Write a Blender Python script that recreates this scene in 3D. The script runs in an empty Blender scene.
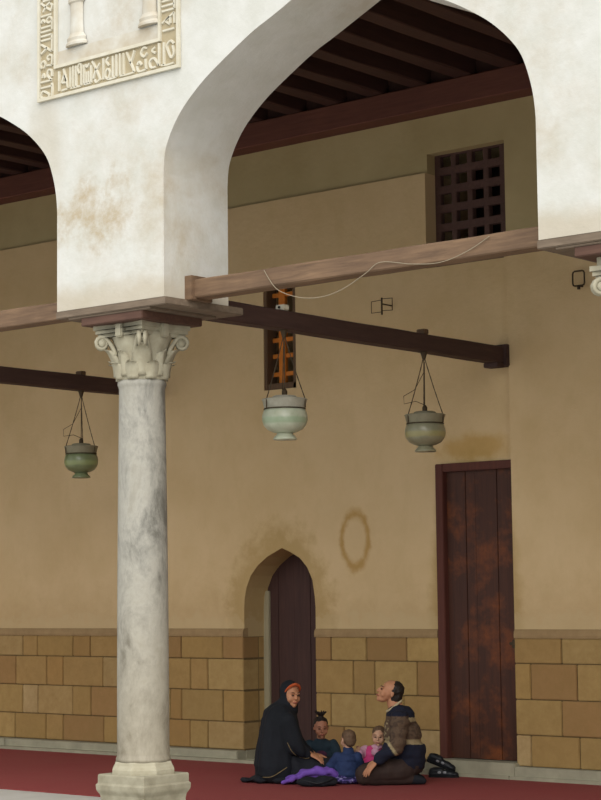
import bpy, bmesh, math, random
import numpy as np
from mathutils import Vector, Matrix, noise
from mathutils.bvhtree import BVHTree
random.seed(7)
S = bpy.context.scene
COL = S.collection
PI = math.pi

# ------------------------------------------------------------------ camera
F_PX = 1957.8
r_ = Vector((0.76393, 0.64514, -0.01152)); 
yaw, pitch, roll = 0.69990084, 0.10023329, -0.01157377
fw = Vector((-math.sin(yaw)*math.cos(pitch), math.cos(yaw)*math.cos(pitch), math.sin(pitch)))
rt = Vector((math.cos(yaw), math.sin(yaw), 0)); up = rt.cross(fw)
c_, s_ = math.cos(roll), math.sin(roll)
rt, up = c_*rt + s_*up, -s_*rt + c_*up
cam_d = bpy.data.cameras.new('camera'); cam = bpy.data.objects.new('camera', cam_d); COL.objects.link(cam)
cam_d.sensor_fit = 'VERTICAL'; cam_d.sensor_height = 24.0; cam_d.lens = 24.0*F_PX/800.0
M = Matrix((rt, up, -fw)).transposed().to_4x4(); M.translation = Vector((0, 0, 1.5))
cam.matrix_world = M
cam_d.clip_end = 500
S.camera = cam

# ------------------------------------------------------------------ world, light, exposure
world = bpy.data.worlds.new('sky'); S.world = world; world.use_nodes = True
bg = world.node_tree.nodes['Background']
bg.inputs['Color'].default_value = (0.93, 0.97, 1.0, 1); bg.inputs['Strength'].default_value = 0.70
sun_d = bpy.data.lights.new('sun', 'SUN'); sun_d.energy = 2.4; sun_d.angle = math.radians(70); sun_d.color = (1.0, 0.97, 0.92)
sun = bpy.data.objects.new('sun', sun_d); COL.objects.link(sun)
sun.rotation_euler = Vector((0.5, -0.55, 0.66)).to_track_quat('Z', 'Y').to_euler()
vs = S.view_settings; vs.view_transform = 'Standard'; vs.look = 'None'; vs.gamma = 1.0; vs.exposure = 0.52
try: vs.use_curve_mapping = False
except Exception: pass

# ------------------------------------------------------------------ helpers
def lin(h):
    h = h.lstrip('#'); v = [int(h[i:i+2], 16)/255 for i in (0, 2, 4)]
    return tuple(x/12.92 if x <= .04045 else ((x+.055)/1.055)**2.4 for x in v) + (1,)

class NT:
    def __init__(s, name, rough=.85, metal=0.0):
        s.m = bpy.data.materials.new(name); s.m.use_nodes = True; s.t = s.m.node_tree; s.n = s.t.nodes; s.l = s.t.links
        s.b = s.n['Principled BSDF']; s.b.inputs['Roughness'].default_value = rough; s.b.inputs['Metallic'].default_value = metal
        s.b.inputs['Specular IOR Level'].default_value = .3
        s.tc = s.n.new('ShaderNodeTexCoord')
    def noise(s, scale, detail=5, rough=.55, stretch=None, dist=0.0, off=(0, 0, 0)):
        mp = s.n.new('ShaderNodeMapping'); s.l.new(s.tc.outputs['Object'], mp.inputs[0])
        if stretch: mp.inputs['Scale'].default_value = stretch
        mp.inputs['Location'].default_value = off
        t = s.n.new('ShaderNodeTexNoise'); t.inputs['Scale'].default_value = scale; t.inputs['Detail'].default_value = detail
        t.inputs['Roughness'].default_value = rough; t.inputs['Distortion'].default_value = dist
        s.l.new(mp.outputs[0], t.inputs['Vector']); return t.outputs['Fac']
    def ramp(s, fac, *stops):
        r = s.n.new('ShaderNodeValToRGB'); s.l.new(fac, r.inputs[0]); e = r.color_ramp.elements
        while len(e) < len(stops): e.new(.5)
        for k, (p, c) in enumerate(stops):
            e[k].position = p; e[k].color = lin(c) if isinstance(c, str) else (c, c, c, 1)
        return r.outputs[0]
    def mix(s, fac, a, b, mode='MIX'):
        x = s.n.new('ShaderNodeMix'); x.data_type = 'RGBA'; x.blend_type = mode
        for sock, v in ((x.inputs[0], fac), (x.inputs[6], a), (x.inputs[7], b)):
            if isinstance(v, str): sock.default_value = lin(v)
            elif isinstance(v, (int, float)): sock.default_value = v
            else: s.l.new(v, sock)
        return x.outputs[2]
    def math(s, op, a, b=None, c=None, clamp=False):
        x = s.n.new('ShaderNodeMath'); x.operation = op; x.use_clamp = clamp
        for k, v in enumerate((a, b, c)):
            if v is None: continue
            if isinstance(v, (int, float)): x.inputs[k].default_value = v
            else: s.l.new(v, x.inputs[k])
        return x.outputs[0]
    def xyz(s):
        q = s.n.new('ShaderNodeSeparateXYZ'); s.l.new(s.tc.outputs['Object'], q.inputs[0]); return q.outputs
    def smooth(s, v, a, b, lo=0.0, hi=1.0):
        x = s.n.new('ShaderNodeMapRange'); x.interpolation_type = 'SMOOTHSTEP'
        s.l.new(v, x.inputs[0]); x.inputs[1].default_value = a; x.inputs[2].default_value = b
        x.inputs[3].default_value = lo; x.inputs[4].default_value = hi; return x.outputs[0]
    def color(s, c):
        if isinstance(c, str): s.b.inputs['Base Color'].default_value = lin(c)
        else: s.l.new(c, s.b.inputs['Base Color'])
        return s
    def bump(s, h, strength=.3, dist=.01):
        x = s.n.new('ShaderNodeBump'); x.inputs['Strength'].default_value = strength; x.inputs['Distance'].default_value = dist
        s.l.new(h, x.inputs['Height']); s.l.new(x.outputs[0], s.b.inputs['Normal']); return s
    def attr(s, name):
        a = s.n.new('ShaderNodeAttribute'); a.attribute_name = name; return a.outputs['Color']

def simple(name, a, b=None, scale=12, rough=.85, bump=.15, metal=0, stretch=None, dist=.004):
    m = NT(name, rough, metal); f = m.noise(scale, 6, .6, stretch)
    m.color(m.ramp(f, (.3, a), (.72, b or a)))
    if bump: m.bump(f, bump, dist)
    return m.m

def blotch(m, x, z, cx, cz, rx, rz, soft=.5, wob=.35, nz=None):
    dx = m.math('DIVIDE', m.math('SUBTRACT', x, cx), rx); dz = m.math('DIVIDE', m.math('SUBTRACT', z, cz), rz)
    d = m.math('SQRT', m.math('ADD', m.math('MULTIPLY', dx, dx), m.math('MULTIPLY', dz, dz)))
    if nz is not None: d = m.math('ADD', d, m.math('MULTIPLY', m.math('SUBTRACT', nz, .5), wob*2.5))
    return d

# --- materials
MAT = {}
m = NT('white_plaster', .9)
n1 = m.noise(1.1, 7, .62, off=(3, 0, 1)); n2 = m.noise(5, 6, .6); n3 = m.noise(2.2, 8, .7, off=(7, 2, 4))
base = m.ramp(n2, (.3, '#c0bfb6'), (.65, '#cbcac4'))
st = m.ramp(n1, (.44, 0.0), (.68, 1.0)); st2 = m.ramp(n3, (.40, 0.0), (.66, 1.0))
sm = m.math('MULTIPLY', st, st2)
x, y, z = m.xyz()
nzz = m.noise(4, 5, .6, off=(1, 1, 1))
pier = m.math('MULTIPLY', m.smooth(blotch(m, x, z, -9.22, 4.05, .46, .34, wob=1.1, nz=nzz), .25, 1.15, 1.0, 0), m.ramp(m.noise(7, 8, .7, off=(5, 5, 5)), (.38, .1), (.62, .85)))
foot = m.smooth(m.math('ADD', z, m.math('MULTIPLY', nzz, .25)), 3.58, 3.78, .55, 0)
corn = m.smooth(blotch(m, x, z, -9.75, 4.5, .25, .6, wob=.5, nz=nzz), .2, 1.2, .3, 0)
fac = m.math('MAXIMUM', m.math('MULTIPLY', sm, .8), m.math('MAXIMUM', pier, m.math('MAXIMUM', foot, corn)))
m.color(m.mix(fac, base, '#a8977a')); m.bump(m.noise(14, 8, .6), .35, .012); MAT['white'] = m.m

m = NT('ochre_plaster', .93)
n1 = m.noise(.9, 7, .6, off=(2, 5, 1)); n2 = m.noise(3.2, 7, .6); n3 = m.noise(6, 8, .7, stretch=(1, 1, .45)); nz = m.noise(7, 6, .65, off=(4, 0, 0))
base = m.mix(m.ramp(n1, (.35, 0.0), (.65, 1.0)), '#cdb389', '#c3a87c')
base = m.mix(m.ramp(n2, (.42, 0.0), (.72, .6)), base, '#cfb48a')
base = m.mix(m.ramp(n3, (.5, 0.0), (.8, .22)), base, '#ab9263')
x, y, z = m.xyz()
def add_stain(base, d, a, b, amt, col): return m.mix(m.smooth(d, a, b, amt, 0), base, col)
# old ring where something hung
d = blotch(m, x, z, -10.8, 1.995, .15, .235, wob=.16, nz=nz)
ring = m.math('ABSOLUTE', m.math('SUBTRACT', d, 1.0))
base = add_stain(base, m.math('ADD', ring, m.math('MULTIPLY', m.noise(9, 3, .5, off=(9, 9, 9)), .35)), .15, .5, .75, '#a27c36')
# damp edge round the arched door and tall door, patch over the tall door
d = blotch(m, x, z, -11.69, 1.25, .66, .92, wob=.3, nz=nz); base = add_stain(base, d, .75, 1.15, .55, '#9a7e42')
d = blotch(m, x, z, -9.5, 2.74, .42, .13, wob=.4, nz=nz); base = add_stain(base, d, .45, 1.2, .65, '#b08a44')
d = blotch(m, x, z, -9.5, 1.3, .50, 1.45, wob=.12, nz=nz); base = add_stain(base, d, .85, 1.1, .5, '#9c7f40')
zz = m.math('ADD', z, m.math('MULTIPLY', m.math('SUBTRACT', nz, .5), .5))
base = m.mix(m.smooth(zz, 1.2, 1.75, .3, 0), base, '#94784a')
base = m.mix(m.smooth(zz, 1.28, 1.36, .35, 0), base, '#c2ad85')
m.color(base); m.bump(m.noise(11, 8, .62), .4, .015); MAT['ochre'] = m.m

m = NT('upper_plaster', .93)
n1 = m.noise(1.3, 7, .6); m.color(m.mix(m.ramp(n1, (.35, 0.0), (.7, 1.0)), '#b3a178', '#a6946a')); m.bump(m.noise(11, 8, .6), .35, .012); MAT['ochre_up'] = m.m

m = NT('sandstone_blocks', .9)
a = m.attr('tint'); n = m.noise(14, 7, .65); n5 = m.noise(2.5, 5, .6)
m.color(m.mix(m.ramp(n5, (.4, 0.0), (.8, .3)), m.mix(m.ramp(n, (.3, 0.0), (.75, .55)), a, '#84683c'), '#8a7046')); m.bump(m.noise(30, 7, .6), .45, .008); MAT['stone'] = m.m
MAT['mortar'] = simple('mortar', '#5c4a2e', '#6b573a', 20)
MAT['moulding'] = simple('stone_moulding', '#8c7350', '#9d835d', 9)
m = NT('pale_marble', .55)
v = m.ramp(m.noise(4.5, 9, .72, dist=.35, stretch=(1, 1, .5)), (.36, '#66655f'), (.45, '#8f8d85'), (.54, '#a4a197'), (.7, '#918d81'))
w = m.ramp(m.noise(22, 5, .7), (.35, 0.0), (.75, .3)); x, y, z = m.xyz()
warm = m.smooth(z, .3, 2.0, .45, .08)
m.color(m.mix(warm, m.mix(w, v, '#6f6d66'), '#8f7f60')); m.bump(m.noise(40, 5, .6), .12, .004); MAT['marble'] = m.m
MAT['carved'] = simple('carved_limestone', '#aaa48f', '#98907a', 16, bump=.3)
MAT['relief'] = simple('relief_plaster', '#cdc8b8', '#c0b8a2', 10, bump=.25)
MAT['relief_bg'] = simple('relief_ground', '#9f9172', '#b1a488', 14, bump=.3)
MAT['niche'] = simple('stained_white_plaster', '#cbc9c0', '#a8977a', 3.5, bump=.3)
MAT['plinth'] = simple('plinth_marble', '#a09a86', '#7f7864', 9, bump=.3)
MAT['step'] = simple('marble_step', '#a39d86', '#8a8672', 5, bump=.25)
MAT['paving'] = simple('marble_paving', '#c5c3bd', '#b3b1aa', 3, rough=.5, bump=.1)
m = NT('red_carpet', 1.0)
n = m.noise(90, 4, .7); n4 = m.noise(1.7, 6, .6)
m.color(m.mix(m.ramp(n4, (.3, 0.0), (.75, .6)), m.ramp(n, (.3, '#7d3233'), (.7, '#8f3c3b')), '#87463f')); m.bump(n, .5, .004); MAT['carpet'] = m.m
def wood(name, a, b, stretch, scale=9, rough=.7, bump=.35):
    m = NT(name, rough); g = m.noise(scale, 8, .65, stretch=stretch, dist=.4); h = m.noise(2.2, 6, .6)
    m.color(m.mix(m.ramp(h, (.4, 0.0), (.75, .55)), m.ramp(g, (.3, a), (.72, b)), a)); m.bump(g, bump, .006); return m.m
MAT['beam_x'] = wood('weathered_beam', '#5a4636', '#846950', (.35, 4, 4))
MAT['beam_y'] = wood('dark_beam', '#3a2824', '#4d3831', (4, .35, 4))
MAT['ceil'] = wood('ceiling_boards', '#221816', '#2c1f1c', (4, .3, 4))
MAT['joist'] = wood('ceiling_joist', '#3d2823', '#4a3029', (4, .3, 4))
MAT['plate'] = wood('wall_plate', '#5a362d', '#714538', (.3, 4, 4))
MAT['impost'] = wood('impost_plank', '#605244', '#7d6d5c', (.5, 3, 4))
MAT['impost_lo'] = wood('impost_block', '#4a332a', '#62473a', (.5, 3, 4))
m = NT('door_wood', .6); g = m.noise(7, 8, .7, stretch=(4, 4, .22), dist=.5); h = m.noise(3, 6, .65, off=(2, 3, 7))
m.color(m.mix(m.ramp(h, (.5, 0.0), (.72, .75)), m.ramp(g, (.3, '#3a2219'), (.75, '#4e2d1f')), '#84461e')); m.bump(g, .35, .006); MAT['door'] = m.m
MAT['door_frame'] = wood('door_frame_wood', '#4d2a22', '#603529', (4, 4, .3))
MAT['arch_door'] = wood('arched_door_wood', '#3b2723', '#4a322c', (4, 4, .3))
MAT['arch_post'] = wood('pale_post', '#8d8468', '#a39a80', (4, 4, .3))
MAT['grille'] = wood('grille_wood', '#4a342e', '#5d433b', (3, 3, 3))
MAT['slit_frame'] = wood('slit_frame_wood', '#57422f', '#6a513a', (4, 4, .3))
MAT['orange'] = wood('orange_lattice', '#b5651f', '#d27f2e', (3, 3, 2))
MAT['void'] = simple('unlit_interior', '#15110e', '#1c1713', 5, bump=0)  # near-black colour stands in for unlit depth
MAT['iron'] = simple('rusty_iron', '#3b3126', '#54452f', 30, rough=.6, metal=.5)
MAT['cable'] = simple('cable_sheath', '#968b76', '#8a7f6a', 20, bump=0)
MAT['ceramic'] = simple('white_porcelain', '#c9c2ae', '#b5ad98', 20, rough=.4)
def glass(name, a, b, band):
    m = NT(name, .28); m.b.inputs['Specular IOR Level'].default_value = .5
    x, y, z = m.xyz(); n = m.noise(14, 6, .6)
    base = m.ramp(n, (.3, a), (.7, b))
    k = m.math('ABSOLUTE', m.math('SUBTRACT', m.math('ADD', z, m.math('MULTIPLY', n, .02)), .145))
    m.color(m.mix(m.smooth(k, .012, .03, .55, 0), base, band)); return m.m
MAT['glass1'] = glass('green_glass', '#67714f', '#7a8260', '#8f9a63')
MAT['glass2'] = glass('pale_green_glass', '#9fa58d', '#b6b9a3', '#7c9573')
MAT['glass3'] = glass('olive_glass', '#7c7a62', '#8e8a70', '#9a9155')
MAT['rim1'] = simple('frosted_rim', '#75705b', '#898269', 12, rough=.5)
MAT['rim2'] = simple('milky_rim', '#a39f90', '#8b8777', 14, rough=.45)
MAT['skin'] = simple('skin', '#b58262', '#a97555', 20, rough=.55, bump=.05)
MAT['skin_dark'] = simple('skin_brown', '#a8735a', '#96634a', 20, rough=.55, bump=.05)
MAT['skin_pale'] = simple('skin_pale', '#c39a7e', '#b88b6f', 20, rough=.55, bump=.05)
MAT['hair'] = simple('dark_hair', '#1b1512', '#2a201a', 60, rough=.6, bump=.6)
MAT['hair_brown'] = simple('short_brown_hair', '#54402f', '#66503b', 60, rough=.7, bump=.5)
MAT['eye'] = simple('eye', '#2a1c16', '#3a2a22', 10, rough=.2, bump=0)
MAT['lips'] = simple('lips', '#9a5648', '#8d4c40', 10, rough=.5, bump=0)
MAT['black'] = simple('black_cloth', '#12141a', '#1b1c22', 8, rough=.9, bump=.3)
MAT['black2'] = simple('black_veil', '#101318', '#181b21', 8, rough=.9, bump=.3)
MAT['orange_cloth'] = simple('orange_cloth', '#b4552c', '#a34722', 20)
MAT['gold'] = simple('gold_braid', '#7d6c48', '#5d5038', 60, bump=0)
MAT['purple'] = simple('purple_cloth', '#7350a8', '#5f3f92', 14, rough=.85, bump=.4)
MAT['navy'] = simple('navy_cloth', '#1d2a4a', '#26365a', 10, bump=.3)
MAT['teal'] = simple('dark_teal_cloth', '#1a2730', '#243540', 10, bump=.3)
MAT['maroon'] = simple('maroon_print', '#4a1a2a', '#38213c', 30)
MAT['blueprint'] = simple('blue_print', '#2b4468', '#233a5a', 30)
MAT['pink'] = simple('pink_cloth', '#b8316b', '#c64a80', 14, bump=.3)
MAT['palepink'] = simple('pale_pink_cloth', '#c99fae', '#b9809a', 40, bump=.3)
MAT['trousers'] = simple('brown_trousers', '#2c201c', '#382a24', 10, bump=.3)
MAT['shirt'] = simple('cream_collar', '#b3a585', '#a39473', 14)
MAT['leather'] = simple('black_leather', '#16181b', '#202327', 20, rough=.45, bump=.2)
MAT['greybuckle'] = simple('grey_lining', '#7d7f82', '#94969a', 20, rough=.4)
MAT['sole'] = simple('rubber_sole', '#0f0f10', '#191919', 20)
m = NT('patterned_jumper', .95)
a = m.attr('tint'); n = m.noise(70, 4, .7); m.color(m.mix(m.ramp(n, (.4, 0.0), (.7, .35)), a, '#1d1712')); m.bump(m.noise(50, 5), .4, .004); MAT['jumper'] = m.m
m = NT('patterned_leggings', .9); n = m.noise(45, 3, .6)
m.color(m.ramp(n, (.45, '#1f2040'), (.56, '#4a377c'), (.66, '#8f8bab'))); MAT['legging'] = m.m

# --- mesh helpers
def link(name, me, mat, parent=None, smooth=False):
    o = bpy.data.objects.new(name, me); COL.objects.link(o)
    for mm in (mat if isinstance(mat, (list, tuple)) else [mat]): me.materials.append(MAT[mm] if isinstance(mm, str) else mm)
    if parent: o.parent = parent
    if smooth:
        for p in me.polygons: p.use_smooth = True
    return o
def build(name, bm, mat, parent=None, smooth=False):
    bmesh.ops.recalc_face_normals(bm, faces=bm.faces[:])
    me = bpy.data.meshes.new(name); bm.to_mesh(me); bm.free(); return link(name, me, mat, parent, smooth)
def thing(name, label, cat, loc=(0, 0, 0), rz=0, group=None):
    o = bpy.data.objects.new(name, None); COL.objects.link(o); o.location = loc; o.rotation_euler = (0, 0, rz); o.empty_display_size = .1
    tag(o, label, cat, group); return o
def tag(o, label, cat, group=None, kind=None):
    if label: o['label'] = label
    if cat: o['category'] = cat
    if group: o['group'] = group
    if kind: o['kind'] = kind
    return o
def struct(o): o['kind'] = 'structure'; return o
def box(bm, x0, x1, y0, y1, z0, z1, bev=0, rot=None, about=None):
    vs_ = [bm.verts.new((x, y, z)) for x in (x0, x1) for y in (y0, y1) for z in (z0, z1)]
    f = [(0, 1, 3, 2), (4, 6, 7, 5), (0, 4, 5, 1), (2, 3, 7, 6), (0, 2, 6, 4), (1, 5, 7, 3)]
    fs = [bm.faces.new([vs_[i] for i in q]) for q in f]
    if rot is not None: bmesh.ops.rotate(bm, verts=vs_, cent=about or ((x0+x1)/2, (y0+y1)/2, (z0+z1)/2), matrix=rot)
    if bev:
        es = list({e for q in fs for e in q.edges}); bmesh.ops.bevel(bm, geom=es, offset=bev, segments=2, affect='EDGES')
    return vs_
def rough_beam(bm, p0, p1, w, h, n=14, amp=.006, bev=.008, seed=0):
    """squared timber between two points with slightly wandering arrises"""
    p0, p1 = Vector(p0), Vector(p1); d = (p1-p0).normalized(); s = d.cross(Vector((0, 0, 1))).normalized(); u = s.cross(d)
    prof = [(-w/2+bev, -h/2), (w/2-bev, -h/2), (w/2, -h/2+bev), (w/2, h/2-bev), (w/2-bev, h/2), (-w/2+bev, h/2), (-w/2, h/2-bev), (-w/2, -h/2+bev)]
    rings = []
    for i in range(n+1):
        t = i/n; c = p0.lerp(p1, t); ring = []
        for k, (a, b) in enumerate(prof):
            q = noise.noise(Vector((t*5+seed, k//2*3.1, seed)))*amp
            ring.append(bm.verts.new(c + s*(a+q) + u*(b+q*.8)))
        rings.append(ring)
    for a, b in zip(rings, rings[1:]):
        for k in range(8): bm.faces.new((a[k], a[(k+1) % 8], b[(k+1) % 8], b[k]))
    bm.faces.new(rings[0]); bm.faces.new(rings[-1][::-1])
def tube(bm, pts, r, seg=8, closed=False):
    pts = [Vector(p) for p in pts]; rings = []; n = len(pts); u = None
    for i, p in enumerate(pts):
        a = pts[(i-1) % n] if (closed or i) else p; b = pts[(i+1) % n] if (closed or i < n-1) else p
        d = (b-a).normalized()
        if u is None: u = d.orthogonal().normalized()
        u = (u - d*u.dot(d)).normalized(); v = d.cross(u); rr = r[i] if isinstance(r, (list, tuple)) else r
        rings.append([bm.verts.new(p + (u*math.cos(2*PI*k/seg)+v*math.sin(2*PI*k/seg))*rr) for k in range(seg)])
    for i in range(n if closed else n-1):
        a, b = rings[i], rings[(i+1) % n]
        for k in range(seg): bm.faces.new((a[k], a[(k+1) % seg], b[(k+1) % seg], b[k]))
    if not closed: bm.faces.new(rings[0][::-1]); bm.faces.new(rings[-1])
def lathe(bm, prof, seg=32, cx=0, cy=0, cap=True):
    rings = [[bm.verts.new((cx+r*math.cos(2*PI*k/seg), cy+r*math.sin(2*PI*k/seg), z)) for k in range(seg)] for r, z in prof]
    for a, b in zip(rings, rings[1:]):
        for k in range(seg): bm.faces.new((a[k], a[(k+1) % seg], b[(k+1) % seg], b[k]))
    if cap: bm.faces.new(rings[0][::-1]); bm.faces.new(rings[-1])
def prism_xz(bm, pts, y0, y1):
    a = [bm.verts.new((x, y0, z)) for x, z in pts]; b = [bm.verts.new((x, y1, z)) for x, z in pts]
    bm.faces.new(a); bm.faces.new(b[::-1]); n = len(pts)
    for i in range(n): bm.faces.new((a[i], a[(i+1) % n], b[(i+1) % n], b[i]))
def grid_strip(bm, top, bot, y0, y1, faces=('f', 'b')):
    pass

# ================================================================== LARGE STRUCTURE
# ---- floor
bm = bmesh.new(); box(bm, -34, 14, -14, 14.4, -.3, 0)
struct(build('floor', bm, 'paving'))

# ---- arcade wall (wall_front)
YF, YB = 8.9, 9.51
BAY = 3.835; CX = -9.12
ZP, ZT = 3.42, 6.9
rightp = [(0, 4.10), (.01, 4.21), (.035, 4.33), (.085, 4.47), (.165, 4.58), (.28, 4.69), (.40, 4.775), (.56, 4.87), (.80, 4.985), (1.10, 5.12), (1.42, 5.27)]
leftp = [(0, 4.22), (.01, 4.33), (.035, 4.41), (.09, 4.51), (.18, 4.62), (.33, 4.745), (.50, 4.85), (.76, 4.99), (.93, 5.06), (1.14, 5.15), (1.42, 5.27)]
def dense(p, n=4):
    out = []
    P = [Vector((a, b)) for a, b in p]
    for i in range(len(P)-1):
        p0 = P[max(i-1, 0)]; p1 = P[i]; p2 = P[i+1]; p3 = P[min(i+2, len(P)-1)]
        for k in range(n):
            t = k/n
            q = .5*((2*p1)+(p2-p0)*t+(2*p0-5*p1+4*p2-p3)*t*t+(3*p1-p0-3*p2+p3)*t**3); out.append((q.x, q.y))
    return out+[tuple(P[-1])]
def arch_outline(xl, xr):
    w = (xr-xl)/2; k = w/1.42
    L = [(xl+a*k, b) for a, b in dense(leftp)]; R = [(xr-a*k, b) for a, b in dense(rightp)]
    return L + R[::-1][1:]
NB = range(-3, 4)
def colx(i): return CX+BAY*i-(.26 if i < 0 else 0)
piers = [(colx(i)-.50, colx(i)+.497) for i in NB]
bm = bmesh.new()
PANEL = (-9.795, -8.46, 4.88, 6.1)
def quadY(bm, x0, x1, z0a, z0b, z1, y, flip=False):
    v = [bm.verts.new((x0, y, z0a)), bm.verts.new((x1, y, z0b)), bm.verts.new((x1, y, z1)), bm.verts.new((x0, y, z1))]
    bm.faces.new(v[::-1] if flip else v)
for (a, b) in piers:
    for y, fl in ((YF, False), (YB, True)): quadY(bm, a, b, ZP, ZP, ZT, y, fl)
    bm.faces.new([bm.verts.new(q) for q in ((a, YF, ZP), (a, YB, ZP), (b, YB, ZP), (b, YF, ZP))])
for i in range(len(piers)-1):
    xl, xr = piers[i][1], piers[i+1][0]
    out = arch_outline(xl, xr)
    full = [(xl, ZP), (xl, 3.9)] + out + [(xr, 3.9), (xr, ZP)]
    for (x0, z0), (x1, z1) in zip(out, out[1:]):
        for y, fl in ((YF, False), (YB, True)):
            if x1-x0 > 1e-4: quadY(bm, x0, x1, z0, z1, ZT, y, fl)
    for (x0, z0), (x1, z1) in zip(full, full[1:]):
        bm.faces.new([bm.verts.new(q) for q in ((x0, YF, z0), (x1, YF, z1), (x1, YB, z1), (x0, YB, z0))])
X0, X1 = piers[0][0], piers[-1][1]
bm.faces.new([bm.verts.new(q) for q in ((X0, YF, ZT), (X1, YF, ZT), (X1, YB, ZT), (X0, YB, ZT))])
for xx in (X0, X1): bm.faces.new([bm.verts.new(q) for q in ((xx, YF, ZP), (xx, YF, ZT), (xx, YB, ZT), (xx, YB, ZP))])
bmesh.ops.remove_doubles(bm, verts=bm.verts[:], dist=1e-4)
bmesh.ops.recalc_face_normals(bm, faces=bm.faces[:])
arc = struct(build('wall_front', bm, 'white'))

# ---- back wall with its openings
YW = 13.55
def arch_door_pts(n=8):
    L = [(-12.12, 1.40), (-12.112, 1.50), (-12.09, 1.59), (-12.035, 1.70), (-11.95, 1.79), (-11.83, 1.87), (-11.655, 1.945)]
    R = [(-11.56, 1.91), (-11.44, 1.85), (-11.355, 1.765), (-11.295, 1.65), (-11.27, 1.50), (-11.262, 1.40)]
    return L, R
AL, AR = -12.12, -11.262
SL, SR, SZ0, SZ1 = -11.85, -11.46, 3.40, 4.42     # slit window
WL, WR, WZ0, WZ1 = -9.965, -9.155, 4.32, 5.335      # grille window
DL, DR, DZ = -9.895, -9.085, 2.615                 # tall door
bm = bmesh.new()
def wb(x0, x1, z0, z1, y=YW): box(bm, x0, x1, y, 14.3, z0, z1)
ZD, ZBAND, ZC = 1.14, 5.165, 6.15
XL, XR = -25, 3.5
wb(XL, AL, ZD, ZBAND)
L, R = arch_door_pts()
prism_xz(bm, [(AL, 2.1)] + L + R + [(AR, 2.1)], YW, 14.3)
wb(AL, AR, 2.1, SZ0); wb(AL, SL, SZ0, SZ1); wb(SR, AR, SZ0, SZ1); wb(AL, AR, SZ1, ZBAND)
box(bm, AR-.001, AR, YW, 14.3, ZD, 1.4)
wb(AR, DL, ZD, DZ); wb(AR, WL, DZ, ZBAND); wb(WL, DL, DZ, WZ0)
wb(DL, WR, DZ, WZ0); wb(WR, DR, DZ, 4.43)
wb(DR, XR, ZD, 4.43, YW-.07)
ob = build('wall_back', bm, 'ochre'); struct(ob)
bm = bmesh.new()
box(bm, XL, WL, YW+.035, 14.3, ZBAND, ZC); box(bm, WL, WR, YW+.035, 14.3, WZ1, ZC)
box(bm, WR, XR, YW+.035, 14.3, 4.40, ZC)
struct(build('wall_back_upper', bm, 'ochre_up'))
# near-black sheets behind the windows, darkness of the unlit rooms put into their colour
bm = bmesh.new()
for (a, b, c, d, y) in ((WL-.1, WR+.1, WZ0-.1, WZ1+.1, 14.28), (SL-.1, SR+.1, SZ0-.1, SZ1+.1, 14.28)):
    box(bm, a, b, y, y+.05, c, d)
struct(build('dark_room_backing', bm, 'void'))

# ---- stone dado: four courses of blocks on mortar
palette = ['#a08452', '#a5895a', '#a68753', '#ab8f5c', '#a08150', '#9c7a49', '#b0966a', '#97754a', '#a98c58', '#ae9462', '#a38450', '#a58a5c']
rows = [
 (.11, .362, [-15.25, -14.79, -14.54, -13.96, -13.35, -12.80, -12.57, -12.12, None, -11.262, -10.94, -10.50, -10.12, -9.895, None, -9.085, -8.94, -8.48, -8.0]),
 (.362, .648, [-15.14, -14.91, -14.40, -14.14, -13.55, -13.06, -12.91, -12.38, -12.12, None, -11.262, -11.09, -10.70, -10.28, -9.895, None, -9.085, -8.64, -8.2]),
 (.648, .938, [-15.24, -14.78, -14.54, -13.97, -13.4, -12.79, -12.57, -12.12, None, -11.262, -10.83, -10.59, -10.13, -9.895, None, -9.085, -8.93, -8.49, -8.05]),
 (.938, 1.145, [-15.14, -14.92, -14.40, -14.15, -13.6, -12.91, -12.38, -12.12, None, -11.262, -11.08, -10.68, -10.24, -9.895, None, -9.085, -8.63, -8.1])]
bm = bmesh.new(); lay = bm.loops.layers.float_color.new('tint')
def block(x0, x1, z0, z1, y0, y1):
    g = .004; before = set(bm.faces)
    box(bm, x0+g, x1-g, y0+random.uniform(-.003, .003), y1, z0+g, z1-g, bev=.006)
    c = lin(random.choice(palette)); k = random.uniform(.9, 1.08); c = (c[0]*k, c[1]*k, c[2]*k, 1)
    for f in bm.faces:
        if f not in before:
            for l in f.loops: l[lay] = c
for z0, z1, xs in rows:
    seq = []; x = xs[0]
    while x > -20.5:
        nx = x-random.uniform(.28, .6); seq.append((nx, x)); x = nx
    for a, b in zip(xs, xs[1:]):
        if a is not None and b is not None: seq.append((a, b))
    x = xs[-1]
    while x < -1:
        nx = x+random.uniform(.3, .6); seq.append((x, nx)); x = nx
    for a, b in seq:
        yy = YW-.015 if b < -9.2 else YW-.085
        block(a, b, z0, z1, yy, 13.75)
    # jamb blocks inside the arched doorway, seen from the right
    for (ya, yb) in ((13.75, 13.84),): block(AL-.2, AL, z0, z1, ya, yb)
struct(build('wall_dado', bm, 'stone'))
bm = bmesh.new()
for a, b in ((-22, AL-.006), (AR+.006, DL-.006)): box(bm, a, b, YW+.0, 14.3, .0, 1.15)
box(bm, DR+.006, 3, YW-.07, 14.3, 0, 1.15)
struct(build('wall_dado_core', bm, 'mortar'))
# moulding on top of the dado
bm = bmesh.new()
for a, b, y in ((-22, AL+.002, YW), (AR-.002, DL-.01, YW), (DR+.005, 3, YW-.07)):
    prof = [(y+.05, 1.142), (y-.020, 1.142), (y-.024, 1.165), (y-.020, 1.195), (y-.008, 1.215), (y+.05, 1.222)]
    va = [bm.verts.new((a, p, q)) for p, q in prof]; vb = [bm.verts.new((b, p, q)) for p, q in prof]
    bm.faces.new(va); bm.faces.new(vb[::-1])
    for k in range(6): bm.faces.new((va[k], va[(k+1) % 6], vb[(k+1) % 6], vb[k]))
struct(build('trim_1', bm, 'moulding'))
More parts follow.
